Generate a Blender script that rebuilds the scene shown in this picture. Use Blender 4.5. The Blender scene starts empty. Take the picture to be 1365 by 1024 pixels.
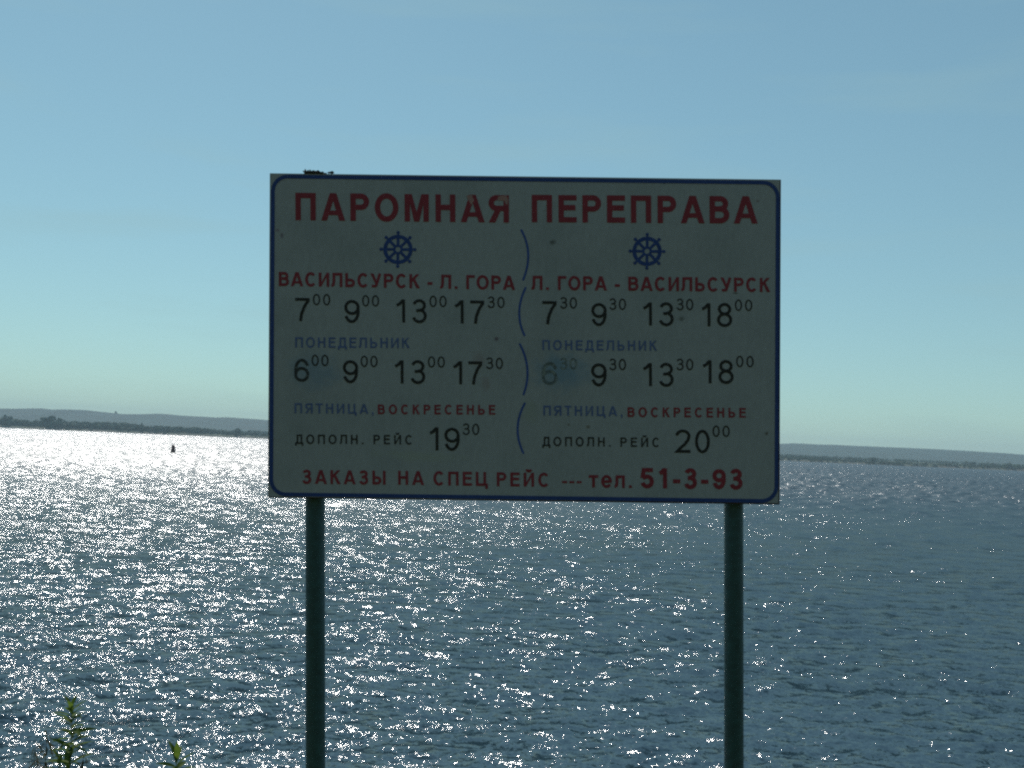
import bpy, math, random
import numpy as np
from mathutils import Vector, Matrix, Euler

random.seed(7); rng = np.random.default_rng(7)
sc = bpy.context.scene
COL = sc.collection
R = math.radians

# ------------------------------------------------------------------ camera
W0, H0, F0 = 1365.0, 1024.0, 1460.0
EYE = Vector((0, 0, 12.0))
PITCH, ROLL = R(3.1), R(2.43)
cd = bpy.data.cameras.new('camera'); cam = bpy.data.objects.new('camera', cd); COL.objects.link(cam)
cd.sensor_width = 36; cd.lens = 36 * F0 / W0; cd.clip_end = 40000; cd.clip_start = .05
CR = Euler((math.pi / 2 + PITCH, 0, 0)).to_matrix() @ Matrix.Rotation(ROLL, 3, 'Z')
cam.matrix_world = Matrix.Translation(EYE) @ CR.to_4x4()
sc.camera = cam

def ray(px, py):
    return CR @ Vector((px - W0 / 2, -(py - H0 / 2), -F0))
def at(px, py, Y):
    d = ray(px, py); return EYE + d * (Y / d.y)

# ------------------------------------------------------------------ sky, sun, exposure
SUN_AZ, SUN_EL = R(-20.5), R(42)
w = bpy.data.worlds.new('World'); sc.world = w; w.use_nodes = True
nt = w.node_tree; bg = nt.nodes['Background']
sky = nt.nodes.new('ShaderNodeTexSky'); sky.sky_type = 'NISHITA'; sky.sun_disc = False
sky.sun_elevation = SUN_EL; sky.sun_rotation = SUN_AZ
sky.air_density = 1.0; sky.dust_density = .1; sky.ozone_density = 2.0; sky.altitude = 100
# faint high wisps of cirrus
tc = nt.nodes.new('ShaderNodeTexCoord'); mp = nt.nodes.new('ShaderNodeMapping')
mp.inputs['Scale'].default_value = (2.0, 2.0, 14.0); mp.inputs['Rotation'].default_value = (0, R(-5), 0)
nz = nt.nodes.new('ShaderNodeTexNoise'); nz.inputs['Scale'].default_value = 1.6; nz.inputs['Detail'].default_value = 7
rp = nt.nodes.new('ShaderNodeMapRange'); rp.inputs['From Min'].default_value = .52; rp.inputs['From Max'].default_value = .8
rp.inputs['To Max'].default_value = .35
mx = nt.nodes.new('ShaderNodeMix'); mx.data_type = 'RGBA'; mx.inputs['B'].default_value = (2.6, 2.8, 2.9, 1)
nt.links.new(tc.outputs['Generated'], mp.inputs['Vector']); nt.links.new(mp.outputs[0], nz.inputs['Vector'])
nt.links.new(nz.outputs['Fac'], rp.inputs['Value']); nt.links.new(rp.outputs[0], mx.inputs['Factor'])
gm = nt.nodes.new('ShaderNodeGamma'); gm.inputs['Gamma'].default_value = .6
nt.links.new(sky.outputs[0], gm.inputs['Color']); nt.links.new(gm.outputs[0], mx.inputs['A']); wb = nt.nodes.new('ShaderNodeMix'); wb.data_type = 'RGBA'; wb.blend_type = 'MULTIPLY'; wb.inputs['Factor'].default_value = 1
wb.inputs['B'].default_value = (.89, 1.275, 1.265, 1)      # the camera's cool white balance
nt.links.new(mx.outputs['Result'], wb.inputs['A']); nt.links.new(wb.outputs['Result'], bg.inputs['Color'])
bg.inputs['Strength'].default_value = .14
sl = bpy.data.lights.new('sun', 'SUN'); sl.energy = 3.5; sl.angle = R(.53); sl.color = (1, .96, .9)
so = bpy.data.objects.new('sun', sl); COL.objects.link(so)
SD = Vector((math.sin(SUN_AZ) * math.cos(SUN_EL), math.cos(SUN_AZ) * math.cos(SUN_EL), math.sin(SUN_EL)))
so.rotation_euler = SD.to_track_quat('Z', 'Y').to_euler(); so.location = (-20, -5, 60)
sc.view_settings.view_transform = 'Standard'; sc.view_settings.look = 'None'
sc.view_settings.gamma = 1; sc.view_settings.use_curve_mapping = False
sc.view_settings.exposure = 0.0
cy = sc.cycles
cy.use_denoising = False; cy.use_adaptive_sampling = False
cy.max_bounces = 5; cy.volume_bounces = 0; cy.sample_clamp_indirect = 6; cy.sample_clamp_direct = 55; cy.filter_width = 2.3
cy.caustics_reflective = False; cy.caustics_refractive = False; cy.blur_glossy = .5

# ------------------------------------------------------------------ helpers
def tag(o, label=None, cat=None, group=None, kind=None):
    if label: o['label'] = label
    if cat: o['category'] = cat
    if group: o['group'] = group
    if kind: o['kind'] = kind
    return o
def mesh(name, vs, fs, mats, parent=None, smooth=False, mi=None):
    me = bpy.data.meshes.new(name); me.from_pydata([tuple(v) for v in vs], [], fs)
    for m in (mats if isinstance(mats, (list, tuple)) else [mats]): me.materials.append(m)
    if mi is not None: me.polygons.foreach_set('material_index', mi)
    if smooth: me.polygons.foreach_set('use_smooth', [True] * len(me.polygons))
    me.update()
    o = bpy.data.objects.new(name, me); COL.objects.link(o)
    if parent: o.parent = parent
    return o
def empty(name, loc=(0, 0, 0)):
    o = bpy.data.objects.new(name, None); COL.objects.link(o); o.location = loc; o.empty_display_size = .1; return o
class NT:
    """small node builder"""
    def __init__(s, name):
        s.m = bpy.data.materials.new(name); s.m.use_nodes = True; s.t = s.m.node_tree
        s.b = s.t.nodes['Principled BSDF']; s.out = s.t.nodes['Material Output']
    def n(s, typ, **kw):
        q = s.t.nodes.new('ShaderNode' + typ)
        for k, v in kw.items(): setattr(q, k, v)
        return q
    def l(s, a, b): s.t.links.new(a, b)
    def val(s, sock, v): sock.default_value = v
    def noise(s, scale, detail=4, vec=None, rough=.5, sc3=None, rot=None):
        q = s.n('TexNoise'); q.inputs['Scale'].default_value = scale; q.inputs['Detail'].default_value = detail
        q.inputs['Roughness'].default_value = rough
        if vec is not None:
            if sc3 or rot:
                m = s.n('Mapping')
                if sc3: m.inputs['Scale'].default_value = sc3
                if rot: m.inputs['Rotation'].default_value = rot
                s.l(vec, m.inputs[0]); vec = m.outputs[0]
            s.l(vec, q.inputs['Vector'])
        return q
    def ramp(s, fac, stops):
        q = s.n('ValToRGB'); e = q.color_ramp.elements
        e[0].position, e[0].color = stops[0][0], (*stops[0][1], 1)
        e[1].position, e[1].color = stops[-1][0], (*stops[-1][1], 1)
        for p, c in stops[1:-1]:
            k = e.new(p); k.color = (*c, 1)
        s.l(fac, q.inputs[0]); return q
def simple(name, col, rough=.6, var=.25, scale=20, metal=0, bump=0):
    k = NT(name); g = k.n('TexCoord').outputs['Object']
    a = tuple(c * (1 - var) for c in col); b = tuple(min(1, c * (1 + var)) for c in col)
    nz = k.noise(scale, 6, g); k.l(k.ramp(nz.outputs['Fac'], [(.3, a), (.7, b)]).outputs[0], k.b.inputs['Base Color'])
    k.b.inputs['Roughness'].default_value = rough; k.b.inputs['Metallic'].default_value = metal
    if bump:
        bp = k.n('Bump'); bp.inputs['Strength'].default_value = bump; bp.inputs['Distance'].default_value = .01
        k.l(nz.outputs['Fac'], bp.inputs['Height']); k.l(bp.outputs[0], k.b.inputs['Normal'])
    return k.m

# ------------------------------------------------------------------ materials
def water_mat():
    k = NT('river_water'); geo = k.n('NewGeometry')
    pos = geo.outputs['Position']
    acc = None
    # ripple slopes of several sizes, summed onto the wave normal (world space)
    for scl, det, amp, st, rot in ((.42, 2, 1.0, (1, 1.5, 1), .25), (1.5, 3, 1.25, (1, 1.3, 1), -.3), (5.5, 4, 1.4, (1, 1.2, 1), .1),
                                   (.035, 3, .10, (1, 2.5, 1), .15)):
        q = k.noise(scl, det, pos, .55, st, (0, 0, rot))
        v = k.n('VectorMath', operation='SUBTRACT'); k.l(q.outputs['Color'], v.inputs[0]); v.inputs[1].default_value = (.5, .5, .5)
        m = k.n('VectorMath', operation='MULTIPLY'); k.l(v.outputs[0], m.inputs[0]); m.inputs[1].default_value = (amp * 1.4, amp * 1.15, 0)
        if acc is None: acc = m.outputs[0]
        else:
            a = k.n('VectorMath', operation='ADD'); k.l(acc, a.inputs[0]); k.l(m.outputs[0], a.inputs[1]); acc = a.outputs[0]
    # gusts: the ripples are stronger in some patches of water than in others
    gq = k.noise(.02, 3, pos, .5, (1, 3, 1), (0, 0, .2)); mr = k.n('MapRange')
    mr.inputs['From Min'].default_value = .35; mr.inputs['From Max'].default_value = .65
    mr.inputs['To Min'].default_value = .8; mr.inputs['To Max'].default_value = 1.25; k.l(gq.outputs['Fac'], mr.inputs['Value'])
    sc_ = k.n('VectorMath', operation='SCALE'); k.l(acc, sc_.inputs[0]); k.l(mr.outputs[0], sc_.inputs['Scale'])
    a = k.n('VectorMath', operation='ADD'); k.l(geo.outputs['Normal'], a.inputs[0]); k.l(sc_.outputs[0], a.inputs[1])
    nn = k.n('VectorMath', operation='NORMALIZE'); k.l(a.outputs[0], nn.inputs[0])
    # dark river body below, sky and sun mirrored above; wave tops hide one another, so even at a grazing
    # look a ruffled river never mirrors more than about a third of the light
    k.t.nodes.remove(k.b)
    df = k.n('BsdfDiffuse'); df.inputs['Color'].default_value = (.02, .043, .057, 1)
    gl = k.n('BsdfGlossy'); gl.distribution = 'GGX'; k.l(nn.outputs[0], gl.inputs['Normal'])
    sx = k.n('SeparateXYZ'); k.l(pos, sx.inputs[0]); rm = k.n('MapRange')       # open water is ruffled finer than the lee of the bank
    rm.inputs['From Min'].default_value = 50; rm.inputs['From Max'].default_value = 380; rm.inputs['To Min'].default_value = .06; rm.inputs['To Max'].default_value = .31
    k.l(sx.outputs['Y'], rm.inputs['Value']); k.l(rm.outputs[0], gl.inputs['Roughness'])
    fr = k.n('Fresnel'); fr.inputs['IOR'].default_value = 1.333; k.l(nn.outputs[0], fr.inputs['Normal'])
    c = .42
    ad = k.n('Math', operation='ADD'); k.l(fr.outputs[0], ad.inputs[0]); ad.inputs[1].default_value = c
    ml = k.n('Math', operation='MULTIPLY'); k.l(fr.outputs[0], ml.inputs[0]); ml.inputs[1].default_value = c
    dv = k.n('Math', operation='DIVIDE'); k.l(ml.outputs[0], dv.inputs[0]); k.l(ad.outputs[0], dv.inputs[1])
    ms = k.n('MixShader'); k.l(dv.outputs[0], ms.inputs[0]); k.l(df.outputs[0], ms.inputs[1]); k.l(gl.outputs[0], ms.inputs[2]); k.l(ms.outputs[0], k.out.inputs[0])
    return k.m
M = {}
M['water'] = water_mat()
M['pole'] = simple('green_painted_steel', (.022, .075, .088), .5, .3, 35, bump=.15)
M['brown'] = simple('brown_board_edge', (.05, .025, .028), .8, .3, 30)
M['bank'] = simple('bank_soil_and_grass', (.07, .08, .035), .95, .5, .8)
M['hill'] = simple('wooded_hill', (.014, .045, .036), 1, .3, .012)
def bank_far():
    k = NT('sandy_bank_and_meadow'); g = k.n('NewGeometry').outputs['Position']; sx = k.n('SeparateXYZ'); k.l(g, sx.inputs[0])
    nz = k.noise(.02, 5, g, .6); ml = k.n('Math', operation='MULTIPLY_ADD'); k.l(nz.outputs['Fac'], ml.inputs[0]); ml.inputs[1].default_value = 60; ml.inputs[2].default_value = -30
    ad = k.n('Math', operation='ADD'); k.l(sx.outputs['Y'], ad.inputs[0]); k.l(ml.outputs[0], ad.inputs[1])
    mr = k.n('MapRange'); mr.inputs['From Min'].default_value = 2186; mr.inputs['From Max'].default_value = 2206; k.l(ad.outputs[0], mr.inputs['Value'])
    n2 = k.noise(.05, 4, g)
    k.l(k.ramp(mr.outputs[0], [(0, (.135, .115, .10)), (1, (.055, .075, .035))]).outputs[0], k.b.inputs['Base Color']); k.b.inputs['Roughness'].default_value = 1
    return k.m
M['beach'] = bank_far()
M['leaf_far'] = simple('far_foliage', (.03, .07, .03), .9, .5, .06)
M['trunk_far'] = simple('far_bark', (.07, .055, .04), .9, .3, 1)
M['bark'] = simple('stem_green_brown', (.10, .085, .045), .7, .3, 60)
M['buoy'] = simple('buoy_red_paint', (.16, .05, .04), .6, .3, 2)
M['buoy_dark'] = simple('buoy_dark_paint', (.04, .035, .035), .6, .3, 2)
M['twig'] = simple('dry_twig', (.035, .028, .02), .9, .3, 200)
M['bolt'] = simple('zinc_bolt', (.12, .12, .12), .5, .2, 300, .5)

def leaf_mat(name, c1, c2):
    k = NT(name); g = k.n('TexCoord').outputs['Object']; nz = k.noise(45, 3, g)
    r = k.ramp(nz.outputs['Fac'], [(.3, c1), (.7, c2)]); k.l(r.outputs[0], k.b.inputs['Base Color'])
    k.b.inputs['Roughness'].default_value = .75; k.b.inputs['Specular IOR Level'].default_value = .2
    tr = k.n('BsdfTranslucent'); k.l(r.outputs[0], tr.inputs['Color']); ms = k.n('MixShader'); ms.inputs[0].default_value = .5
    k.l(k.b.outputs[0], ms.inputs[1]); k.l(tr.outputs[0], ms.inputs[2]); k.l(ms.outputs[0], k.out.inputs[0])
    return k.m
M['leaf'] = leaf_mat('green_leaf', (.07, .13, .02), (.15, .22, .03))
M['leaf_dry'] = leaf_mat('withered_leaf', (.05, .05, .025), (.10, .085, .04))

# ------------------------------------------------------------------ water: one sheet of rings, waves modelled near the bank
SLOPE = .023
def build_water():
    azf = np.linspace(-R(30), R(30), 860); azc = np.linspace(R(30), R(330), 50)[1:-1]
    az = np.concatenate([azf, azc]); NA = len(az)
    r = [9.0]
    while r[-1] < 12000:
        q = r[-1]; r.append(q + max(.045, min(q * q / (12 * 1095) / 1.5, 2.3 if q < 2200 else q * .06)) * (1 if q > 34 else 4))
    r = np.array(r); NR = len(r)
    RR, AA = np.meshgrid(r, az, indexing='ij')
    X = (RR * np.sin(AA)).astype(np.float32).ravel(); Y = (RR * np.cos(AA)).astype(np.float32).ravel()
    dr = np.gradient(r)[:, None] * np.ones((1, NA)); dr = dr.ravel().astype(np.float32)
    rr = RR.ravel().astype(np.float32)
    Z = np.zeros_like(X); fine = (np.abs(AA) < R(29.9)).ravel()
    n = 90
    lam = np.exp(rng.uniform(math.log(.45), math.log(5.5), n)); th = rng.normal(R(-12), R(34), n); ph = rng.uniform(0, 6.28, n)
    for i in range(n):
        kk = 2 * math.pi / lam[i]
        amp = SLOPE * (1.0 if lam[i] < 3 else (3 / lam[i]) ** .6) / kk
        fade = np.clip((lam[i] / (2.2 * dr) - 1) / 1.5, 0, 1); s = fade > 0
        if not s.any(): continue
        p = kk * (X[s] * math.sin(th[i]) + Y[s] * math.cos(th[i])) + ph[i]
        Z[s] += (amp * fade[s] * (np.sin(p) + .22 * np.cos(2 * p))).astype(np.float32)
    off = np.clip((rr - 90) / 300, 0, 1)                     # out of the lee of the bank the longer waves are steeper
    for i in range(70):
        lam_ = rng.uniform(5.2, 11); kk = 2 * math.pi / lam_; t_ = rng.normal(R(-10), R(42)); amp = .036 / kk
        fade = off * np.clip((lam_ / (2.0 * dr) - 1) / .3, 0, 1); s = fade > 0
        p = kk * (X[s] * math.sin(t_) + Y[s] * math.cos(t_)) + rng.uniform(0, 6.28)
        Z[s] += (amp * fade[s] * np.sin(p)).astype(np.float32)
    Z[~fine] *= .3
    Z *= (1 + .15 * np.sin(X * .11 + 1.3 * np.sin(Y * .045)) * np.cos(Y * .07 + .6))
    co = np.stack([X, Y, Z], 1)
    i, j = np.meshgrid(np.arange(NR - 1), np.arange(NA), indexing='ij'); j2 = (j + 1) % NA
    F = np.stack([i * NA + j, i * NA + j2, (i + 1) * NA + j2, (i + 1) * NA + j], -1).reshape(-1, 4)[:, ::-1]
    me = bpy.data.meshes.new('river'); me.vertices.add(len(co)); me.vertices.foreach_set('co', co.ravel())
    me.loops.add(F.size); me.loops.foreach_set('vertex_index', np.ascontiguousarray(F).ravel().astype(np.int32))
    me.polygons.add(len(F)); me.polygons.foreach_set('loop_start', np.arange(0, F.size, 4, dtype=np.int32))
    me.polygons.foreach_set('use_smooth', np.ones(len(F), bool)); me.update(); me.validate()
    me.materials.append(M['water']); o = bpy.data.objects.new('river', me); COL.objects.link(o)
    print('water', NR, NA, len(F))
    tag(o, 'wide blue river glittering in the sun', kind='structure')
build_water()

# ------------------------------------------------------------------ near bank (under and behind the viewer)
def vnoise(x, y, s, seed=0):
    r_ = np.random.default_rng(seed); t = 0; a = 1.0
    for k in range(5):
        for _ in range(3):
            th = r_.uniform(0, 6.28); f = s * 2 ** k * r_.uniform(.7, 1.3); p = r_.uniform(0, 6.28)
            t = t + a * np.sin(f * (x * math.cos(th) + y * math.sin(th)) + p)
        a *= .5
    return t / 4
def grid(name, xs, ys, zf, mat):
    Xg, Yg = np.meshgrid(xs, ys, indexing='ij'); Zg = zf(Xg, Yg); nx, ny = Xg.shape
    vs = np.stack([Xg.ravel(), Yg.ravel(), Zg.ravel()], 1)
    fs = [(a * ny + b, (a + 1) * ny + b, (a + 1) * ny + b + 1, a * ny + b + 1) for a in range(nx - 1) for b in range(ny - 1)]
    return mesh(name, vs.tolist(), fs, mat, smooth=True)
def bank_z(x, y):
    prof = np.interp(y, [-160, -60, -12, -3, 0, 4.6, 5.2, 18, 24, 40], [95, 52, 14.5, 10.5, 10.3, 10.22, 9.9, .3, -2.5, -6])
    n = vnoise(x, y, .35, 3) * .06 + vnoise(x, y, .05, 4) * .5 * np.clip((np.abs(y - 2) - 4) / 10, 0, 1)
    return prof + n
xs = np.concatenate([np.linspace(-400, -20, 24)[:-1], np.linspace(-20, 20, 90), np.linspace(20, 400, 24)[1:]])
ys = np.concatenate([np.linspace(-160, -8, 40)[:-1], np.linspace(-8, 24, 90), np.linspace(24, 40, 4)[1:]])
tag(grid('river_bank', xs, ys, bank_z, M['bank']), 'grassy river bank sloping down to the water', kind='structure')
def gz(x, y): return float(bank_z(np.array(x), np.array(y)))

# ------------------------------------------------------------------ far shore
YS = 2190.0
def shore_z(x, y):
    d = y - YS - 40 * vnoise(x, x * 0, .004, 11)*0
    return np.interp(d, [-60, 0, 12, 60, 300, 1500], [-6, .1, 3.5, 5, 6, 8]) + vnoise(x, y, .01, 5) * .5
tag(grid('far_bank', np.linspace(-2600, 2600, 260), YS + np.array([-60, -10, 0, 5, 12, 30, 60, 150, 300, 800, 1500]), shore_z, M['beach']),
    'low sandy far bank of the river', kind='structure')

SKY = [(-900, 553), (-300, 538), (0, 544.5), (20, 545), (52, 544.5), (65, 547), (90, 546), (115, 547), (125, 551), (155, 552), (200, 552.5), (210, 551.5),
       (240, 554), (290, 557), (300, 556.5), (355, 560), (500, 568), (700, 578), (900, 585), (1041, 592), (1060, 591), (1090, 592.7), (1159, 595), (1162, 597.2),
       (1166, 595.4), (1250, 599), (1300, 602), (1365, 606.5), (1700, 620), (2300, 655)]
YH = 4500.0
pts = [at(px, py, YH) for px, py in SKY]; RX = np.array([p.x for p in pts]); RZ = np.array([p.z for p in pts])
def hill_z(x, y):
    top = np.interp(x, RX, RZ) + vnoise(x, x * 0, .02, 9) * 1.3 + np.sin(x * 12.9898 + y * .78) * .9
    u = np.interp(y, [3500, 3800, 4250, YH, 5200, 6500], [.08, .3, .86, 1, .9, .5])
    return top * u + vnoise(x, y, .006, 8) * 2.5 * np.clip((YH - y) / 400, 0, 1) 
tag(grid('hills', np.linspace(-3400, 3400, 900), [3400, 3600, 3800, 3950, 4100, 4250, 4380, 4500, 4700, 5200, 6500], hill_z, M['hill']),
    'low wooded hills on the horizon', kind='structure')

# crowns from scattered leaf clumps
def crown(seed, kind='round'):
    r_ = np.random.default_rng(seed); vs = []; fs = []
    nb = 26
    for _ in range(nb):
        d = r_.normal(size=3); d /= np.linalg.norm(d); q = r_.uniform(.25, 1) ** .5
        if kind == 'round': c = np.array([d[0] * .40 * q, d[1] * .40 * q, .54 + d[2] * .40 * q]); s = r_.uniform(.13, .22)
        elif kind == 'tall':
            z = r_.uniform(.15, .98); c = np.array([d[0] * .3 * (1.05 - z), d[1] * .3 * (1.05 - z), z]); s = .05 + .14 * (1 - z)
        else: c = np.array([d[0] * .75 * q, d[1] * .6 * q, .45 + d[2] * .35 * q]); s = r_.uniform(.14, .26)
        base = len(vs); ax = np.array([[1, 0, 0], [-1, 0, 0], [0, 1, 0], [0, -1, 0], [0, 0, 1], [0, 0, -1]]) * s * r_.uniform(.6, 1.3, (6, 1))
        rot = Euler(tuple(r_.uniform(0, 3, 3))).to_matrix()
        for a in ax: vs.append(c + np.array(rot @ Vector(a)))
        for f in ((0, 2, 4), (2, 1, 4), (1, 3, 4), (3, 0, 4), (2, 0, 5), (1, 2, 5), (3, 1, 5), (0, 3, 5)): fs.append([base + k for k in f])
    return np.array(vs), np.array(fs)
PROT = [crown(i, ('round', 'round', 'tall', 'bush')[i % 4]) for i in range(12)]
# canopy outline read from the photo: px -> top py
CAN = [(-200, 550), (0, 557), (8, 555), (16, 558), (40, 559), (60, 557), (90, 561), (110, 561), (150, 561), (165, 563), (180, 565), (200, 566), (240, 568), (270, 568.5), (282, 573), (300, 574),
       (355, 578), (500, 585), (700, 594), (900, 602), (1041, 607), (1090, 607.5), (1110, 611), (1160, 612.5), (1230, 617), (1300, 619), (1365, 618.5), (1600, 628)]
CP = [at(a, b, YS + 60) for a, b in CAN]; CX = np.array([p.x for p in CP]); CZ = np.array([p.z for p in CP])
def forest(name, n, ylo, yhi, zf, hf, label, seed):
    r_ = np.random.default_rng(seed); V = []; Fc = []; b = 0
    for _ in range(n):
        x = r_.uniform(-1350, 1350); y = r_.uniform(ylo, yhi); z = zf(x, y); h = hf(x, y, r_)
        if h < 1.5: continue
        v, f = PROT[r_.integers(12)]; a = r_.uniform(0, 6.28); c, s = math.cos(a), math.sin(a)
        wv = h * r_.uniform(.9, 1.4)
        q = np.stack([(v[:, 0] * c - v[:, 1] * s) * wv + x, (v[:, 0] * s + v[:, 1] * c) * wv + y, v[:, 2] * h + z - .05 * h], 1)
        V.append(q); Fc.append(f + b); b += len(v)
    V = np.concatenate(V); Fc = np.concatenate(Fc)
    me = bpy.data.meshes.new(name); me.from_pydata(V.tolist(), [], Fc.tolist()); me.materials.append(M['leaf_far'])
    o = bpy.data.objects.new(name, me); COL.objects.link(o); tag(o, label, kind='stuff')
def sz(x, y): return float(shore_z(np.array(x), np.array(y)))
forest('forest', 3400, YS + 24, YS + 150, sz, lambda x, y, r_: (np.interp(x, CX, CZ) - 5) * (YS / YS) * r_.uniform(.55, .98), 'dark belt of trees on the far bank', 21)
dens = lambda x: .5 + .5 * math.sin(x * .021 + 1.1) * math.cos(x * .0083 + 2)
forest('shore_bushes', 1500, YS + 3, YS + 22, sz, lambda x, y, r_: r_.uniform(1.8, 6) if r_.uniform() < dens(x) ** 1.3 * .75 + (.6 if x > -450 else -.12) else 0, 'bushes along the far water edge', 22)
forest('far_woods', 2200, 2600, 3450, lambda x, y: 7.2, lambda x, y, r_: r_.uniform(4, 8.5) * (1.25 if x < 0 else 1), 'hazy woods at the foot of the hills', 23)

def far_tree(px, top, Y, wf, kind, label, base_z=None, cat='tree', name='far_tree'):
    p = at(px, top, Y); z0 = base_z if base_z is not None else sz(p.x, Y); h = p.z - z0
    v, f = crown(int(px * 7 + 3), kind); a = v * np.array([h * wf, h * wf, h])
    root = empty(name, (p.x, Y, z0))
    mesh('crown', a.tolist(), f.tolist(), M['leaf_far'], root)
    n = 6; rad = h * .03
    vs = [(rad * k * math.cos(q * 6.283 / n), rad * k * math.sin(q * 6.283 / n), z) for k, z in ((1, -.5), (.5, h * .7)) for q in range(n)]
    mesh('trunk', vs, [(q, (q + 1) % n, n + (q + 1) % n, n + q) for q in range(n)], M['trunk_far'], root)
    tag(root, label, cat, 'trees standing above the far wood')
far_tree(154.5, 548.2, YH, .7, 'round', 'lone tree alone on the skyline of the distant hills', base_z=float(hill_z(np.array(at(154, 550, YH).x), np.array(YH))) - 4)
far_tree(70, 552.3, YS + 20, 1.15, 'bush', 'tallest broad tree of the far bank, peaked above the wood at left')
far_tree(9, 553.0, YS + 20, 1.1, 'round', 'far bank tree nearest the left edge of the photo')
far_tree(189, 563.0, YS + 20, .8, 'tall', 'small pointed tree on the far bank between broad tree and buoy')
far_tree(317, 570.8, YS + 20, 1.1, 'round', 'dark rounded tree on far bank, nearer of the two close to the sign')
far_tree(341, 572.6, YS + 20, .6, 'tall', 'narrow pointed far bank tree just left of the sign')
far_tree(1164, 608.7, YS + 20, 1.1, 'round', 'rounded tree above the low far wood right of the sign')
far_tree(1298, 613.5, YS + 20, .6, 'tall', 'thin pointed tree on the far bank towards the right edge')
far_tree(1345, 616.0, YS + 20, 1.1, 'round', 'squat dark tree on the far bank nearest the right edge')

# ------------------------------------------------------------------ buoy
def lathe(name, prof, mat, parent, n=20):
    vs = [(r_ * math.cos(2 * math.pi * k / n), r_ * math.sin(2 * math.pi * k / n), z) for r_, z in prof for k in range(n)]
    fs = [(a * n + k, a * n + (k + 1) % n, (a + 1) * n + (k + 1) % n, (a + 1) * n + k) for a in range(len(prof) - 1) for k in range(n)]
    return mesh(name, vs, fs, mat, parent, smooth=False)
d = ray(230.5, 604); t = -12 / d.z; BP = EYE + d * t
u = 1.12 * (at(230.5, 594, BP.y) - at(230.5, 604, BP.y)).length
bu = empty('channel_buoy', (BP.x, BP.y, 0)); tag(bu, 'small dark red navigation buoy floating on the glittering water', 'buoy')
lathe('float', [(0, -.8), (u * .26, -.8), (u * .33, -.1), (u * .33, .12 * u), (u * .25, .16 * u)], M['buoy_dark'], bu)
lathe('tower', [(u * .25, .16 * u), (u * .22, .5 * u), (u * .19, .86 * u), (u * .14, .9 * u), (0, .9 * u)], M['buoy'], bu)
lathe('lantern', [(u * .07, .9 * u), (u * .07, 1.02 * u), (0, 1.05 * u)], M['buoy_dark'], bu, 10)

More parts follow.
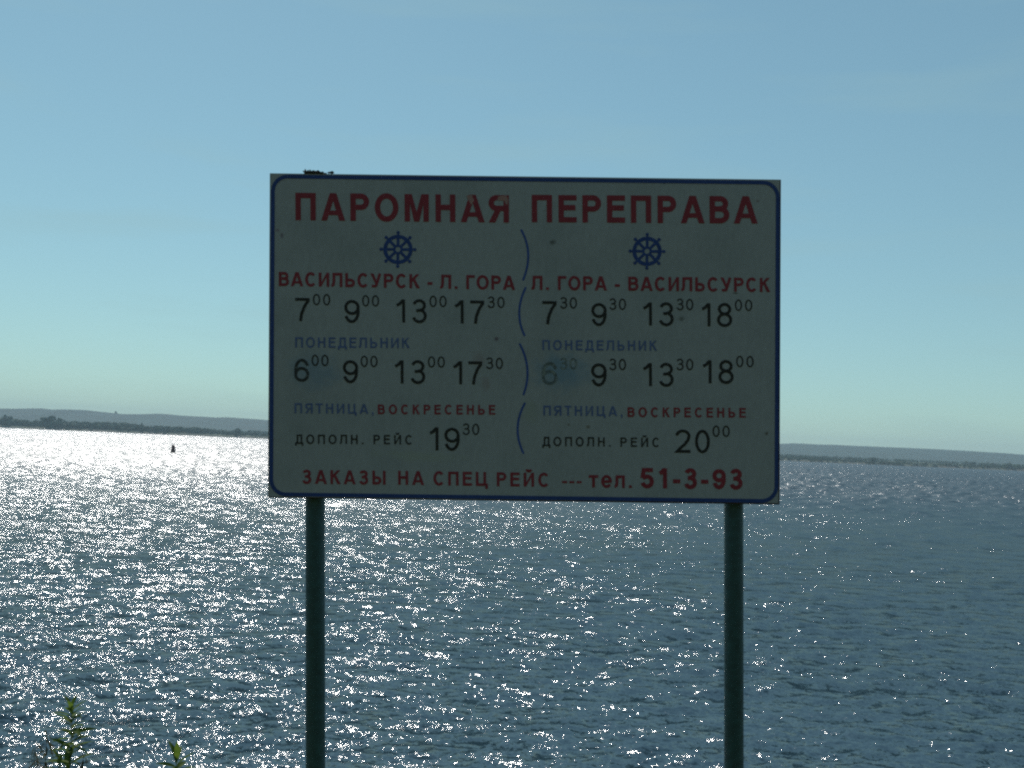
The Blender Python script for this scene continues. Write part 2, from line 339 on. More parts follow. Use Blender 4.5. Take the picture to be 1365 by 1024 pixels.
# ------------------------------------------------------------------ the sign
YP = 4.28; PXM = (at(683, 512, YP) - at(682, 512, YP)).length      # metres per photo pixel on the board plane
C0 = at(700, 452, YP)
sign = empty('ferry_sign', (C0.x, YP, gz(C0.x, YP)))
def bp(px, py, off=0.0):                                          # point on the board's face, in the sign's own frame
    p = at(px, py, YP); return Vector((p.x - sign.location.x, -off, p.z - sign.location.z))
def board_mat():
    k = NT('weathered_white_board'); g = k.n('TexCoord').outputs['Object']
    n1 = k.noise(3, 6, g, .6); n2 = k.noise(60, 4, g, .6, (1, 1, .4))
    r1 = k.ramp(n1.outputs['Fac'], [(.3, (.34, .36, .41)), (.55, (.40, .415, .47)), (.75, (.37, .39, .45))])
    r2 = k.ramp(n2.outputs['Fac'], [(.25, (.88, .88, .88)), (.6, (1, 1, 1))])
    mxx = k.n('Mix', data_type='RGBA', blend_type='MULTIPLY'); mxx.inputs['Factor'].default_value = 1
    k.l(r1.outputs[0], mxx.inputs['A']); k.l(r2.outputs[0], mxx.inputs['B']); cur = mxx.outputs['Result']
    # blue-grey smudges where times were rubbed out, and small dark scuffs
    def spot(px, py, rx, ry, col, f):
        nonlocal cur
        c = bp(px, py); sb = k.n('VectorMath', operation='SUBTRACT'); k.l(g, sb.inputs[0]); sb.inputs[1].default_value = c
        ml = k.n('VectorMath', operation='MULTIPLY'); k.l(sb.outputs[0], ml.inputs[0]); ml.inputs[1].default_value = (1 / (rx * PXM), 0, 1 / (ry * PXM))
        ln = k.n('VectorMath', operation='LENGTH'); k.l(ml.outputs[0], ln.inputs[0])
        ad = k.n('Math', operation='ADD'); k.l(ln.outputs['Value'], ad.inputs[0])
        nn_ = k.noise(22, 4, g); sb2 = k.n('Math', operation='MULTIPLY_ADD'); k.l(nn_.outputs['Fac'], sb2.inputs[0]); sb2.inputs[1].default_value = 1.6; sb2.inputs[2].default_value = -.8
        k.l(sb2.outputs[0], ad.inputs[1])
        mr = k.n('MapRange'); mr.inputs['From Min'].default_value = 1.15; mr.inputs['From Max'].default_value = .35; mr.inputs['To Max'].default_value = f
        k.l(ad.outputs[0], mr.inputs['Value'])
        q = k.n('Mix', data_type='RGBA'); k.l(mr.outputs[0], q.inputs['Factor']); k.l(cur, q.inputs['A']); q.inputs['B'].default_value = (*col, 1); cur = q.outputs['Result']
    spot(420, 495, 36, 26, (.20, .29, .42), .6); spot(748, 496, 40, 26, (.17, .28, .42), .7)
    spot(640, 480, 10, 14, (.30, .25, .28), .5); spot(648, 512, 8, 10, (.30, .24, .27), .5); spot(708, 548, 14, 16, (.33, .36, .34), .5)
    spot(736, 323, 5, 3.5, (.12, .13, .14), .9); spot(908, 425, 4, 4, (.16, .17, .18), .9); spot(662, 452, 3, 3, (.16, .12, .16), .9)
    spot(980, 391, 4, 1.5, (.1, .1, .1), .9); spot(1022, 578, 2.5, 3, (.15, .14, .13), .9); spot(784, 569, 3, 2.5, (.2, .17, .16), .9)
    spot(758, 566, 2.5, 2, (.2, .17, .16), .9); spot(885.5, 243, 1.2, 5, (.08, .08, .1), .9); spot(370, 307, 2.5, 2, (.2, .12, .2), .7); spot(376, 314, 2.5, 4, (.15, .1, .16), .7); spot(1010, 268, 3, 3, (.24, .2, .22), .8); spot(560, 608, 60, 8, (.38, .41, .38), .5)
    k.l(cur, k.b.inputs['Base Color']); k.b.inputs['Roughness'].default_value = .55
    k.b.inputs['Specular IOR Level'].default_value = .3
    return k.m
def ink(name, col, worn=0.0, centre=None):
    k = NT(name); g = k.n('TexCoord').outputs['Object']; n1 = k.noise(40, 5, g, .6)
    lo = tuple(c * .85 for c in col); hi = tuple(min(1, c * 1.15) for c in col)
    r = k.ramp(n1.outputs['Fac'], [(.3, lo), (.7, hi)]); cur = r.outputs[0]
    if worn:
        n2 = k.noise(70, 5, g, .65); mr = k.n('MapRange'); mr.inputs['From Min'].default_value = .62 - worn * .3; mr.inputs['From Max'].default_value = .70 - worn * .3
        mr.inputs['To Max'].default_value = min(1, .45 + worn * .5); k.l(n2.outputs['Fac'], mr.inputs['Value'])
        q = k.n('Mix', data_type='RGBA'); k.l(mr.outputs[0], q.inputs['Factor']); k.l(cur, q.inputs['A']); q.inputs['B'].default_value = (.30, .34, .35, 1); cur = q.outputs['Result']
    k.l(cur, k.b.inputs['Base Color']); k.b.inputs['Roughness'].default_value = .5; k.b.inputs['Specular IOR Level'].default_value = .3
    return k.m
RED, BLUE, BLACK = (.28, .034, .058), (.035, .09, .36), (.02, .022, .026)
M['board'] = board_mat(); M['red'] = ink('red_lettering', RED); M['blue'] = ink('blue_lettering', BLUE); M['black'] = ink('black_lettering', BLACK)
M['black_worn'] = ink('rubbed_black_lettering', (.035, .04, .05), .18); M['worn_faint'] = ink('faded_grey_lettering', (.11, .14, .17), .5)
M['blue_pale'] = ink('faded_blue_lettering', (.10, .15, .36), .15)
M['peel'] = ink('peeling_pink_film', (.42, .22, .22), .3)

TL, TR, BR, BL = (359.4, 230.7), (1041.4, 239.2), (1039.5, 672.8), (356.8, 663.5)
TH = .022
def quadslab(name, c, y0, y1, mats, parent):
    vs = [bp(*q, y0) for q in c] + [bp(*q, y1) for q in c]
    return mesh(name, vs, [(3, 2, 1, 0), (4, 5, 6, 7)] + [(a, (a + 1) % 4, (a + 1) % 4 + 4, a + 4) for a in range(4)], mats, parent)
inb = lambda e: [(TL[0] + e, TL[1] + e), (TR[0] - e, TR[1] + e), (BR[0] - e, BR[1] - e), (BL[0] + e, BL[1] - e)]
board = quadslab('sign_panel', [(TL[0] + .9, TL[1] + .6), (TR[0] - 2.0, TR[1] + .6), (BR[0] - 2.0, BR[1] - 1.9), (BL[0] + .9, BL[1] - 1.4)], 0, -.004, M['board'], sign)
backing = quadslab('backing_board', inb(0), -.0045, -TH, M['brown'], sign)

zc = [0]
class Flat:
    """flat print made of ribbons and polygons lying on the board, each layer a hair above the last"""
    def __init__(s): s.v = []; s.f = []
    def poly(s, pts, lay):
        b = len(s.v)
        for p in pts: s.v.append(bp(p[0], p[1], .0009 + .00012 * lay))
        ar = sum(pts[i][0] * pts[(i + 1) % len(pts)][1] - pts[(i + 1) % len(pts)][0] * pts[i][1] for i in range(len(pts)))
        idx = list(range(b, b + len(pts)))
        s.f.append(idx[::-1] if ar > 0 else idx)
    def build(s, name, mat, parent): return mesh(name, s.v, s.f, mat, parent)
def ribbon(pts, w, closed=False):
    """left and right edges of a centre line with mitred joins -> list of quads"""
    P = [np.array(p, float) for p in pts]; n = len(P); Lh, Rh = [], []
    for i in range(n):
        a = P[i - 1] if (i > 0 or closed) else None; b = P[(i + 1) % n] if (i < n - 1 or closed) else None
        d1 = (P[i] - a) / max(1e-9, np.linalg.norm(P[i] - a)) if a is not None else None
        d2 = (b - P[i]) / max(1e-9, np.linalg.norm(b - P[i])) if b is not None else None
        if d1 is None: d1 = d2
        if d2 is None: d2 = d1
        n1 = np.array([-d1[1], d1[0]]); n2 = np.array([-d2[1], d2[0]]); m = n1 + n2; L = np.linalg.norm(m)
        m = m / L if L > 1e-6 else n1; k = min(2.5, 1 / max(.2, float(m @ n1)))
        Lh.append(P[i] + m * k * w / 2); Rh.append(P[i] - m * k * w / 2)
    return [(Lh[i], Lh[(i + 1) % n], Rh[(i + 1) % n], Rh[i]) for i in range(n if closed else n - 1)]
def arc(cx, cy_, rx, ry, a0, a1, n=16):
    return [(cx + rx * math.cos(R(a0 + (a1 - a0) * i / n)), cy_ + ry * math.sin(R(a0 + (a1 - a0) * i / n))) for i in range(n + 1)]

def glyph(ch, w):
    """strokes of a letter, cap height 1: returns (width, left bearing, right bearing, [(kind, pts)])"""
    h = w / 2; bold = w > .15; S = lambda p: ('s', p); Pg = lambda p: ('p', p)
    def res(W, items, lb=.05, rb=.05): return W, lb, rb, items
    lt = w * 1.08
    if ch == 'П': W = .74; return res(W, [S([(h, 0), (h, 1 - h), (W - h, 1 - h), (W - h, 0)])])
    if ch == 'Г': W = .60; return res(W, [S([(h, 0), (h, 1 - h), (W, 1 - h)])], .05, .0)
    if ch == 'Н': W = .72; return res(W, [S([(h, 0), (h, 1)]), S([(W - h, 0), (W - h, 1)]), S([(w, .53), (W - w, .53)])])
    if ch == 'Е': W = .66; return res(W, [S([(W, 1 - h), (h, 1 - h), (h, h), (W, h)]), S([(w, .54), (W - .04, .54)])], .05, .03)
    if ch == 'А':
        W = .87; c = W / 2; yb = .20; yt = yb + w * .85
        xl = lambda y: y * (c - lt / 2)
        return res(W, [Pg([(0, 0), (lt, 0), (c + lt * .42, 1), (c - lt * .55, 1)]), Pg([(W, 0), (c + lt * .55, 1), (c - lt * .42, 1), (W - lt, 0)]),
                       Pg([(xl(yb) + lt * .6, yb), (W - xl(yb) - lt * .6, yb), (W - xl(yt) - lt * .6, yt), (xl(yt) + lt * .6, yt)])], 0, 0)
    if ch in 'РЯ':
        W = .68 if ch == 'Р' else .74; ym = .40 if ch == 'Р' else .42; ry = (1 - h - ym - h) / 2; rx = ry * .95
        path = [(h * .5, 1 - h)] + arc(W - h - rx, ym + h + ry, rx, ry, 90, -90) + [(h * .5, ym + h)]
        it = [S(path), S([(h, 0), (h, 1)])]
        if ch == 'Я':
            it.append(Pg([(W, 0), (W - lt * 1.15, 0), (w * 1.3, ym + w * .6), (w * 1.3 + lt, ym + w * .6)]))
            it = [(k, [(W - x, y) for x, y in p]) for k, p in it]
            return res(W, it, .0, .05)
        return res(W, it, .05, .03)
    if ch == 'В':
        W = .72; r1 = (.5 - h + .02) / 2 - h * .0; 
        up = [(h * .5, 1 - h)] + arc(W - .04 - h - .2, (1 - h + .53) / 2, .2, (1 - h - .53) / 2, 90, -90, 12) + [(h * .5, .53)]
        lo = [(h * .5, .53)] + arc(W - h - .23, (h + .53) / 2, .23, (.53 - h) / 2, 90, -90, 12) + [(h * .5, h)]
        return res(W, [S([(h, 0), (h, 1)]), S(up), S(lo)], .05, .03)
    if ch in 'ЬЫ':
        W = .68 if ch == 'Ь' else .64; yt = .60; ry = (yt - w) / 2; rx = ry
        it = [S([(h, 0), (h, 1)]), S([(h * .5, yt - h)] + arc(W - h - rx, h + ry, rx, ry, 90, -90) + [(h * .5, h)])]
        if ch == 'Ы': it.append(S([(W + .12 + h, 0), (W + .12 + h, 1)])); W += .12 + w
        return res(W, it, .05, .04)
    if ch == 'О': W = .86; return res(W, [('c', arc(W / 2, .5, W / 2 - h, .52 - h, 0, 360, 40)[:-1])], .03, .03)
    if ch == 'С': W = .80; return res(W, [S(arc(W / 2 + .01, .5, W / 2 - h, .52 - h, 42, 318, 34))], .03, .02)
    if ch == 'И' or ch == 'Й':
        W = .74; it = [S([(h, 0), (h, 1)]), S([(W - h, 0), (W - h, 1)]), Pg([(w * .9, 0), (w * .9, lt * 1.3), (W - w * .9, 1), (W - w * .9, 1 - lt * 1.3)])]
        if ch == 'Й': it.append(S(arc(W / 2, 1.24, .14, .13, 185, 355, 10)) if not bold else S(arc(W / 2, 1.25, .15, .14, 185, 355, 10)))
        return res(W, it)
    if ch == 'М': W = .88; c = W / 2; return res(W, [S([(h, 0), (h, 1)]), S([(W - h, 0), (W - h, 1)]), Pg([(w * .6, 1), (w * 1.35, 1), (c + lt * .45, 0), (c - lt * .45, 0)]), Pg([(W - w * .6, 1), (W - w * 1.35, 1), (c - lt * .45, 0), (c + lt * .45, 0)])])
    if ch == 'К':
        W = .74; return res(W, [S([(h, 0), (h, 1)]), Pg([(w * .9, .42), (w * .9, .42 + w * 1.25), (W - lt * 1.15 - .03, 1), (W - .03, 1)]), Pg([(W, 0), (W - lt * 1.2, 0), (w + .07, .52), (w + .20, .66)])], .05, 0)
    if ch in 'Лл':
        W = .78; f = [S([(0, h), (.04, h)] + [(.10, h + .03), (.14, .16), (.17, .35), (.18, .6), (.18, 1 - h), (W - h, 1 - h), (W - h, 0)])]
        r = res(W, f, .0, .05)
        if ch == 'л': W = .60; k = .74; r = res(W, [('s', [(0, h), (.04, h), (.085, h + .03), (.115, .15), (.13, .3), (.14, k - h), (W - h, k - h), (W - h, 0)])], .02, .05)
        return r
    if ch == 'Д':
        W = .84; return res(W, [S([(.19, .05), (.235, .3), (.25, 1 - h), (W - .09 - h, 1 - h), (W - .09 - h, .04)]), S([(0, w * .5), (W, w * .5)]), S([(h * .8, w * .4), (h * .8, -.2)]), S([(W - h * .8, w * .4), (W - h * .8, -.2)])], .0, .0)
    if ch == 'Ц': W = .84; return res(W, [S([(h, 1), (h, h), (W - .1, h)]), S([(W - .11 - h, 1), (W - .11 - h, .02)]), S([(W - .13, h), (W - h * .8, h), (W - h * .8, -.2)])])
    if ch == 'Т': W = .70; return res(W, [S([(0, 1 - h), (W, 1 - h)]), S([(W / 2, 0), (W / 2, 1 - w)])], .0, .0)
    if ch == 'У':
        W = .80; return res(W, [Pg([(0, 1), (lt * 1.1, 1), (W / 2 + lt * .55, .30), (W / 2 - lt * .2, .27)]), S([(W - lt * .55, 1), (W * .57, .30), (W * .5, .13), (W * .40, h + .01), (.10, h)])], 0, 0)
    if ch == 'З' or ch == '3':
        W = .66 if ch == 'З' else .64; x = W / 2 - .01
        return res(W, [S(arc(x, .765 - h * .25, W / 2 - h - .03, .255 - h * .75, 165, -88, 20)), S(arc(x, .285 + h * .2, W / 2 - h, .305 - h * .8, 88, -165, 22)), S([(x - .13, .53), (x + .02, .53)])], .04, .04)
    if ch == '0': W = .64; return res(W, [('c', arc(W / 2, .5, W / 2 - h, .51 - h, 0, 360, 32)[:-1])], .05, .05)
    if ch == '1': W = .36; return res(W, [S([(W - h, 0), (W - h, 1)]), S([(0, .74), (.13, .81), (W - h * 1.4, .985 - h * .3)])], .14, .14)
    if ch == '2': W = .66; return res(W, [S(arc(W / 2, .72, W / 2 - h, .29 - h, 172, 0, 16) + [(W - h - .04, .57), (W * .62, .37), (W * .28, .17), (.02 + h, h), (W, h)])], .04, .04)
    if ch == '5': W = .66; return res(W, [S([(W - .05, 1 - h), (.16, 1 - h), (.09, .50)]), S(arc(W / 2 - .01, .335, W / 2 - h, .345 - h, 148, -165, 26))], .05, .04)
    if ch in '69':
        W = .66; rr = (W / 2 - h, .325 - h)
        it = [('c', arc(W / 2, .335, rr[0], rr[1], 0, 360, 28)[:-1]), S(arc(W / 2 + .01, .5, W / 2 - h + .01, .51 - h, 200, 28, 26))]
        if ch == '9': it = [(k, [(W - x, 1 - y) for x, y in p]) for k, p in it]
        return res(W, it, .05, .05)
    if ch == '7': W = .64; return res(W, [S([(0, 1 - h), (W - h * .6, 1 - h)]), S([(W - h * 1.3, 1 - w * .8), (W * .62, .66), (W * .42, .33), (W * .34, 0)])], .05, .05)
    if ch == '8': W = .66; return res(W, [('c', arc(W / 2, .765 - h * .2, W / 2 - h - .04, .255 - h * .8, 0, 360, 24)[:-1]), ('c', arc(W / 2, .275 + h * .2, W / 2 - h, .295 - h * .8, 0, 360, 28)[:-1])], .05, .05)
    if ch == '-': W = .36; return res(W, [S([(0, .36), (W, .36)])], .05, .05)
    if ch == '.': W = w * 1.05; return res(W, [S([(0, h), (W, h)])], .09, .09)
    if ch == ',': W = w * 1.0; return res(W, [S([(0, h), (W, h)]), Pg([(W * .45, 0), (W, 0), (W * .6, -.22), (W * .1, -.24)])], .09, .09)
    if ch == 'т': W = .56; return res(W, [S([(0, .74 - h), (W, .74 - h)]), S([(W / 2, 0), (W / 2, .74 - w)])], .03, .03)
    if ch == 'е': W = .64; return res(W, [S(arc(W / 2, .37, W / 2 - h, .385 - h, 0, 325, 26)), S([(w * .8, .37), (W - .01, .37)])], .04, .04)
    if ch == ' ': return res(.28, [], 0, 0)
    raise KeyError(ch)

def text(s, x0, y0, x1, y1, cap, w, mat, parent, name='lettering', label=None, yscale=None):
    """set s so that its ink runs from baseline point (x0,y0) to (x1,y1), photo pixels; letter spacing fills the line"""
    L = math.hypot(x1 - x0, y1 - y0) / cap; G = [glyph(c, w) for c in s]
    nat = sum(g[0] + g[1] + g[2] for g in G) - G[0][1] - G[-1][2]
    t = (L - nat) / max(1, len(s) - 1); kx = 1.0
    if len(s) == 1: kx = L / G[0][0]
    if t < -.02 and len(s) > 1: kx = L / (nat - .02 * (len(s) - 1)); t = -.02
    ux, uy = (x1 - x0) / math.hypot(x1 - x0, y1 - y0), (y1 - y0) / math.hypot(x1 - x0, y1 - y0)
    fl = Flat(); x = -G[0][1]
    for ch, g in zip(s, G):
        if ch == ' ' and fl.v: fl.build(name, mat, parent); fl = Flat()      # each word is a part of its own
        x += g[1]
        for lay, (k, pts) in enumerate(g[3]):
            quads = [pts] if k == 'p' else ribbon(pts, w, k == 'c')
            for q in quads:
                fl.poly([(x0 + ((x + a) * kx * ux + b * -.012 * 0) * cap + b * cap * (-.006), y0 + (x + a) * kx * uy * cap - b * cap) for a, b in q], lay)
        x += g[0] + g[2] + t
    o = fl.build(name, mat, parent)
    if label: o['label'] = label
    return o
B, Rg, Sm = .195, .125, .115
T = lambda s, x0, y0, x1, y1, cap, w, m, lab=None, name='lettering': text(s, x0, y0, x1, y1, cap, w, M[m], board, name, lab)
T('ПАРОМНАЯ', 394, 293.7, 678.5, 297, 36.6, B, 'red', 'large red heading lettering, left word', 'heading_lettering')
T('ПЕРЕПРАВА', 709, 296.4, 1010, 298.3, 36.5, B, 'red', 'large red heading lettering, right word', 'heading_lettering')
T('ВАСИЛЬСУРСК - Л. ГОРА', 371.8, 381.3, 686.7, 386.7, 18.8, B * .98, 'red', None, 'route_lettering')
T('Л. ГОРА - ВАСИЛЬСУРСК', 708.5, 386.5, 1026.8, 389.4, 18.8, B * .98, 'red', None, 'route_lettering')
def time(a, ax0, ax1, ay, b, bx0, bx1, by, m='black', m2=None, acap=30.8, bcap=15.0):
    T(a, ax0, ay, ax1, ay + (ax1 - ax0) * .012, acap, Rg, m, None, 'hour_figures'); T(b, bx0, by, bx1, by + .3, bcap, Rg * 1.0, m2 or m, None, 'minute_figures')
for a in (('7', 393.6, 414.1, 428, '00', 417.2, 440.3, 406.9), ('9', 459, 479.5, 430.3, '00', 482.8, 505.4, 408.5), ('13', 529, 569.2, 430, '00', 572.6, 595.4, 409.2),
          ('17', 607, 646.7, 431.2, '30', 650, 672.6, 410.5), ('7', 723, 743.3, 432.2, '30', 746.7, 769.1, 411.3), ('9', 788.4, 808.7, 434.4, '30', 812.1, 834.5, 413),
          ('13', 858, 898.3, 434, '30', 901.8, 924.2, 413.4), ('18', 936, 976.1, 435, '00', 979.6, 1002.8, 414.4),
          ('9', 457.2, 477.4, 510.6, '00', 480.8, 503.3, 489.2), ('13', 527, 567.2, 511.2, '00', 570.5, 593, 490), ('17', 605, 644.1, 512.3, '30', 648, 670.5, 491.8),
          ('9', 788.1, 808.7, 514.8, '30', 812.1, 834.5, 493.4), ('13', 858, 898.3, 514.8, '30', 901.8, 924.2, 493.4), ('18', 937.5, 978, 511, '00', 981.4, 1004.6, 489.4),
          ('19', 573.5, 612.8, 600.4, '30', 616.7, 639, 579.7), ('20', 900.2, 946.3, 603.6, '00', 949.8, 972.7, 582.3)): time(*a)
time('6', 392.3, 412.3, 509.3, '00', 415.4, 438, 487.9, 'black_worn', 'black')
time('6', 722.2, 743.3, 513.3, '30', 746.7, 769.1, 492.1, 'worn_faint', 'worn_faint')
T('ПОНЕДЕЛЬНИК', 393.6, 463.4, 546.2, 464.4, 13.8, .17, 'blue_pale', None, 'day_lettering')
T('ПОНЕДЕЛЬНИК', 723, 466.8, 875.9, 467.8, 13.4, .17, 'blue_pale', None, 'day_lettering')
T('ПЯТНИЦА,', 392.8, 551, 498, 552, 13.4, .17, 'blue_pale', None, 'day_lettering')
T('ВОСКРЕСЕНЬЕ', 503.8, 552.2, 660.3, 552.9, 12.9, .19, 'red', None, 'day_lettering')
T('ПЯТНИЦА,', 724.3, 554.2, 829.8, 555, 13.4, .17, 'blue_pale', None, 'day_lettering')
T('ВОСКРЕСЕНЬЕ', 836.6, 556, 994.1, 556.9, 13.0, .19, 'red', None, 'day_lettering')
T('ДОПОЛН.', 393.6, 591.7, 484.6, 592.2, 12.4, .165, 'black', None, 'extra_trip_lettering'); T('РЕЙС', 498, 592.2, 550, 592.6, 12.4, .165, 'black', None, 'extra_trip_lettering')
T('ДОПОЛН.', 723, 594.7, 813.9, 595.4, 12.4, .165, 'black', None, 'extra_trip_lettering'); T('РЕЙС', 827.1, 595.6, 879.3, 596.1, 12.4, .165, 'black', None, 'extra_trip_lettering')
T('ЗАКАЗЫ', 403, 644.9, 514, 646.2, 18.5, B * .95, 'red', None, 'order_lettering'); T('НА', 530.8, 646.2, 565.4, 646.8, 18.5, B * .95, 'red', None, 'order_lettering')
T('СПЕЦ', 577.7, 647, 650, 648, 18.6, B * .95, 'red', None, 'order_lettering'); T('РЕЙС', 662.3, 648.2, 732.3, 649.2, 18.6, B * .95, 'red', None, 'order_lettering')
T('---', 749.3, 649.3, 775.4, 649.6, 18.6, B * .8, 'red', None, 'order_lettering')
T('тел.', 784.9, 650, 842.2, 650.7, 22.6, .165, 'red', None, 'order_lettering'); T('51-3-93', 854, 650.8, 990, 652.6, 27, .20, 'red', 'larger red telephone number', 'telephone_lettering')

def strip(name, pts, wpx, mat, closed=False, lay=0):
    f = Flat()
    for q in ribbon(pts, wpx, closed): f.poly([tuple(p) for p in q], lay)
    return f.build(name, M[mat], board)
def bez(p0, p1, p2, n=14): return [tuple((1 - t) ** 2 * np.array(p0) + 2 * t * (1 - t) * np.array(p1) + t * t * np.array(p2)) for t in np.linspace(0, 1, n)]
strip('divider_arc', bez((694.5, 306), (712.5, 338), (697, 374)), 2.7, 'blue')
strip('divider_arc', bez((701, 383), (684, 417), (699.5, 448)), 2.7, 'blue')
strip('divider_arc', bez((692.5, 458), (711, 492), (697.5, 527)), 2.7, 'blue')
strip('divider_arc', bez((700, 537), (681, 571), (698, 605)), 2.7, 'blue')
# rounded blue border line
def bpath(e, rad):
    c = inb(e); out = []
    for i in range(4):
        p = np.array(c[i]); a = np.array(c[i - 1]) - p; b = np.array(c[(i + 1) % 4]) - p; a /= np.linalg.norm(a); b /= np.linalg.norm(b)
        cc = p + (a + b) * rad; 
        for t in np.linspace(0, 90, 9): out.append(tuple(cc - a * rad * math.sin(R(t)) - b * rad * math.cos(R(t))))
    return out
pth = bpath(4.6, 19.5); M['blue_line'] = ink('blue_border_line', (.025, .065, .26))
strip('border_line', pth, 5.0, 'blue_line', True, 3)
def wheel(cx, cy_, nm='ship_wheel_emblem'):
    f = Flat()
    def rib(p, wd, lay, cl=False):
        for q in ribbon(p, wd, cl): f.poly([tuple(a) for a in q], lay)
    rib(arc(cx, cy_, 17.1, 17.1, 0, 360, 40)[:-1], 4.9, 0, True); rib(arc(cx, cy_, 4.9, 4.9, 0, 360, 20)[:-1], 3.0, 0, True)
    for k in range(8):
        a = R(45 * k + .8); c, s = math.cos(a), math.sin(a)
        rib([(cx + c * 6, cy_ + s * 6), (cx + c * 15, cy_ + s * 15)], 3.7, 1)
        rib([(cx + c * 19, cy_ + s * 19), (cx + c * 22.5, cy_ + s * 22.5)], 2.4, 1)
        f.poly(arc(cx + c * 22.4, cy_ + s * 22.4, 2.3, 2.3, 0, 360, 10)[:-1], 2)
    f.build(nm, M['blue_line'], board)
wheel(530.5, 332.7); wheel(862.5, 335.2)
# peeled film on the last letter of the left heading word
for q in ([(664, 262), (675, 260.6), (678, 268), (676, 274), (672, 268), (663, 267)], [(622, 261), (629, 260.5), (632, 268), (628, 273), (625, 268)]):
    f = Flat(); f.poly(q, 5); f.build('peeled_film', M['peel'], board)

# posts
def tube(name, a, b, rad, mat, parent, n=24):
    a, b = Vector(a), Vector(b); q = (b - a).to_track_quat('Z', 'Y').to_matrix(); L = (b - a).length
    prof = [(0, 0), (rad * .96, 0), (rad, .004), (rad, L - .004), (rad * .96, L), (0, L)]
    vs = [a + q @ Vector((r_ * math.cos(2 * math.pi * k / n), r_ * math.sin(2 * math.pi * k / n), z)) for r_, z in prof for k in range(n)]
    fs = [(i * n + k, i * n + (k + 1) % n, (i + 1) * n + (k + 1) % n, (i + 1) * n + k) for i in range(len(prof) - 1) for k in range(n)]
    return mesh(name, vs, fs, mat, parent, smooth=True)
POFF = -(TH + .042)
for (xt, xb) in ((419.6, 420.6), (977.4, 978.2)):
    # centre lines unprojected at the post's own depth
    Yq = YP - POFF
    pt, pb = at(xt, 262, Yq), at(xb, 1024, Yq)
    dirn = (pb - pt).normalized(); g = gz(pb.x, pb.y); pg = pt + dirn * ((g - .4 - pt.z) / dirn.z)
    o = tube('post', pt - sign.location, pg - sign.location, 12.7 * PXM * Yq / YP, M['pole'], sign)
    for yy in (300, 600):
        c = bp(xt, yy, -TH - .004)
        tube('bracket', c - Vector((.07, 0, 0)), c + Vector((.07, 0, 0)), .006, M['pole'], o, 8)
tag(sign, 'white ferry timetable board with blue border on two dark green posts', 'sign')

# clump of dry leaves and twigs caught on top edge
def debris(px0, px1, py, nt_, nl, label):
    c = at((px0 + px1) / 2, py, YP + .006); r = empty('twig_clump', c); r_ = random.Random(int(px0))
    hw = (px1 - px0) / 2 * PXM; vs = []; fs = []
    def stick(a, b, rad):
        a, b = Vector(a), Vector(b); q = (b - a).to_track_quat('Z', 'Y').to_matrix(); k0 = len(vs)
        for p in (a, b):
            for k in range(4): vs.append(p + q @ Vector((rad * math.cos(k * 1.57), rad * math.sin(k * 1.57), 0)))
        for k in range(4): fs.append((k0 + k, k0 + (k + 1) % 4, k0 + 4 + (k + 1) % 4, k0 + 4 + k))
        fs.append((k0, k0 + 1, k0 + 2, k0 + 3)); fs.append((k0 + 7, k0 + 6, k0 + 5, k0 + 4))
    for _ in range(nt_):
        x = r_.uniform(-hw, hw * .8); L = r_.uniform(.006, .03); prof = (1 - max(0, x / hw)) 
        stick((x, r_.uniform(-.01, .01), r_.uniform(0, .008) * prof + .001), (x + L * r_.uniform(-.6, 1), r_.uniform(-.01, .01), r_.uniform(.001, .014) * prof + .001), r_.uniform(.0012, .0032))
    mesh('twigs', vs, fs, M['twig'], r)
    if nt_ > 10:                                             # matted core of the clump, sitting on the edge
        n = 14; cv = []; cf = []
        for i in range(n):
            t = i / (n - 1); hgt = .012 * (1 - t) ** .7 * (.75 + .5 * r_.random()) + .001
            for dy, zz in ((-.009, -.001), (-.006, hgt * .8), (.001, hgt), (.008, -.001)): cv.append(((t * 2 - 1) * hw, dy + r_.uniform(-.001, .001), zz))
        for i in range(n - 1):
            for j in range(3): cf.append((i * 4 + j, i * 4 + j + 1, i * 4 + j + 5, i * 4 + j + 4))
        cf.append((0, 1, 2, 3)); mesh('matted_leaves', cv, cf, M['twig'], r)
    for _ in range(nl):
        x = r_.uniform(-hw, hw * .5); z = r_.uniform(.001, .010); s = r_.uniform(.005, .012); a = r_.uniform(0, 3)
        v = [(x - s, -s * .5, z), (x, -s * .3, z + s * .6), (x + s, s * .4, z), (x, s * .5, z + .002), (x, 0, z - .002)]
        mesh('dry_leaf', v, [(0, 1, 4), (1, 2, 4), (2, 3, 4), (3, 0, 4), (0, 3, 2, 1)], M['twig'], r)
    tag(r, label, 'twigs')
debris(405.5, 433, 231.9, 46, 5, 'dark clump of dry twigs lying on the sign top edge')
debris(437, 443, 232.1, 7, 1, 'tiny scrap of dry twig on top edge right of the larger clump')

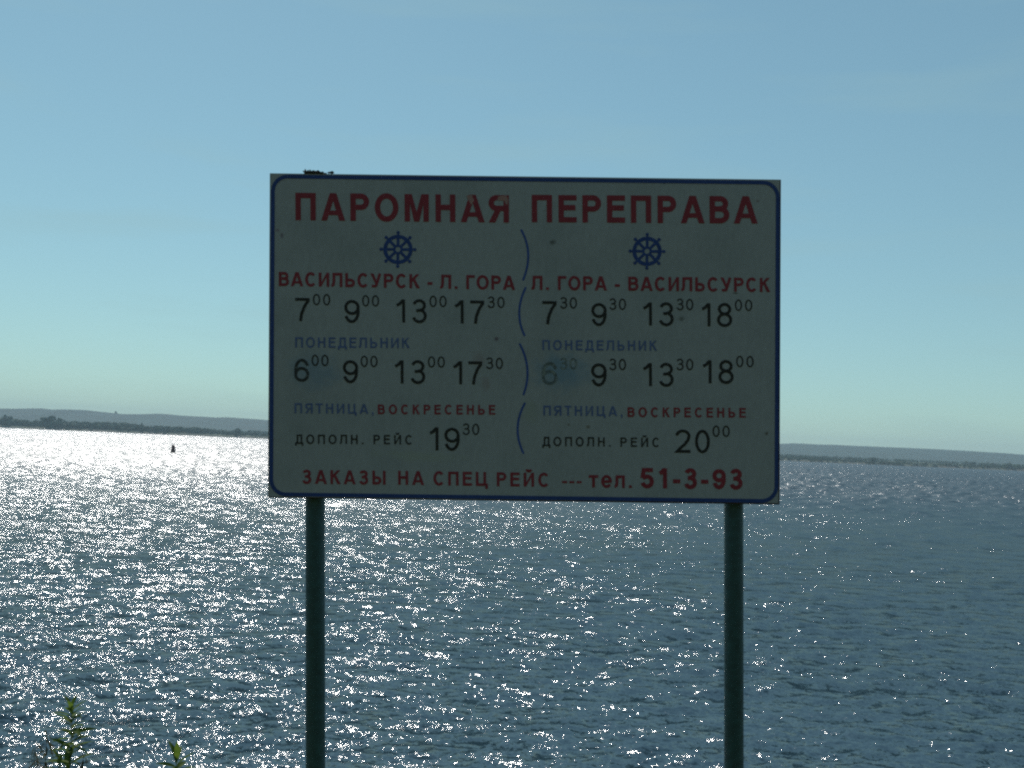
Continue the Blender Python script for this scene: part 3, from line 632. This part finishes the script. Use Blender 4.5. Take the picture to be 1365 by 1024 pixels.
# ------------------------------------------------------------------ plants on the bank, bottom left
def leaf_mesh(L, wd, curl, name):
    n = 7; vs = []; fs = []
    for i in range(n + 1):
        t = i / n; ww = wd * (math.sin(math.pi * min(1, t * .93 + .05)) ** .8) * (1 - .35 * t); x = L * (t - .12 * curl * t * t); z = -curl * L * t * t
        for s in (-1, 0, 1): vs.append((x, s * ww / 2, z + (abs(s) * ww * .22)))
    for i in range(n):
        for j in (0, 1): fs.append((i * 3 + j, i * 3 + j + 1, i * 3 + j + 4, i * 3 + j + 3))
    me = bpy.data.meshes.new(name); me.from_pydata(vs, [], fs); me.polygons.foreach_set('use_smooth', [True] * len(fs)); me.update(); return me
def stem_path(root, pts, rads, mat, name='stem', n=6):
    vs = []; fs = []
    for i, p in enumerate(pts):
        d = (pts[min(i + 1, len(pts) - 1)] - pts[max(i - 1, 0)]); q = d.to_track_quat('Z', 'Y').to_matrix()
        for k in range(n): vs.append(p + q @ Vector((rads[i] * math.cos(6.283 * k / n), rads[i] * math.sin(6.283 * k / n), 0)))
    for i in range(len(pts) - 1):
        for k in range(n): fs.append((i * n + k, i * n + (k + 1) % n, (i + 1) * n + (k + 1) % n, (i + 1) * n + k))
    fs.append([(len(pts) - 1) * n + k for k in range(n)])
    return mesh(name, vs, fs, mat, root, smooth=True)
LM = {}
def plant(px, top, Y, label, seed, dry=False, leafL=.07, dens=1.0, wd=.026, lean=0, size=1.35):
    r_ = random.Random(seed); tp = at(px, top, Y); bx = tp.x + lean + .01; g = gz(bx, Y)
    root = empty('wild_plant', (bx, Y, g)); h = tp.z - g
    N = 10; P = [Vector(((tp.x - bx) * (i / N) ** 1.4 + .006 * math.sin(i * 1.3 + seed), .01 * math.sin(i * .9 + seed), h * i / N - (.03 if i == 0 else 0))) for i in range(N + 1)]
    stem_path(root, P, [.0042 * (1 - .75 * i / N) for i in range(N + 1)], M['bark'])
    z = h * .25; ang = r_.uniform(0, 6); mats = M['leaf_dry'] if dry else M['leaf']
    def pos(z):
        t = max(0, min(.9999, z / h)) * N; i = int(t); return P[i].lerp(P[i + 1], t - i)
    while z < h * .995:
        f = 1 - z / h; ang += 2.4 + r_.uniform(-.3, .3)
        L = leafL * (.75 + .55 * min(1, f * 2.2)) * r_.uniform(.75, 1.2) * size
        key = ('d' if dry else 'g', int(L * 200), r_.randrange(3))
        if key not in LM: LM[key] = leaf_mesh(key[1] / 200 + .003, wd * (.5 + key[1] / 200 * 7), (.9 if dry else .25) * (.5 + key[2] * .6), 'leaf'); LM[key].materials.append(mats)
        o = bpy.data.objects.new('leaf', LM[key]); COL.objects.link(o); o.parent = root; o.location = pos(z)
        up = R(r_.uniform(8, 48) + (30 if f < .06 else 0)) if not dry else R(r_.uniform(-30, 40))
        o.rotation_euler = (Euler((r_.uniform(-.5, .5), -up, ang)))
        z += (.0085 if f < .3 else .011) / dens * r_.uniform(.6, 1.4)
    tag(root, label, 'plant', 'wild plants growing on the bank')
plant(97, 940, 5.0, 'tallest green leafy plant at the lower left', 4, leafL=.070, dens=1.3, lean=.0)
plant(62, 972, 4.9, 'brownish withered plant just left of the tallest green one', 9, dry=True, leafL=.045, wd=.012, dens=.9)
plant(48, 990, 5.1, 'shorter withered plant nearest the left edge', 12, dry=True, leafL=.04, wd=.012, dens=.8)
plant(78, 1008, 4.8, 'short green shoot between the withered plant and the tallest one', 15, leafL=.05, dens=.8)
plant(112, 1006, 4.9, 'short brown tipped shoot close against the tallest plant on its right', 17, dry=True, leafL=.045, wd=.01)
plant(236, 1012, 4.8, 'separate green plant between the tallest plant and the left post', 23, leafL=.085)

# ------------------------------------------------------------------ haze
def haze():
    x, y0, y1, z0, z1 = 7000, -400, 6400, -8, 125
    vs = [(-x, y0, z0), (x, y0, z0), (x, y1 + 400, z0), (-x, y1 + 400, z0), (-x, y0, z1), (x, y0, z1), (x, y1 + 400, z1), (-x, y1 + 400, z1)]
    k = NT('haze_air'); k.t.nodes.remove(k.b); v = k.n('VolumePrincipled'); v.inputs['Density'].default_value = 1.3e-4
    v.inputs['Color'].default_value = (.68, .88, 1, 1); v.inputs['Anisotropy'].default_value = 0
    k.l(v.outputs[0], k.out.inputs['Volume'])
    o = mesh('haze', vs, [(3, 2, 1, 0), (4, 5, 6, 7), (0, 1, 5, 4), (1, 2, 6, 5), (2, 3, 7, 6), (3, 0, 4, 7)], k.m)
    tag(o, 'thin blue summer haze over the river', kind='stuff')
HAZE = True
if HAZE: haze()
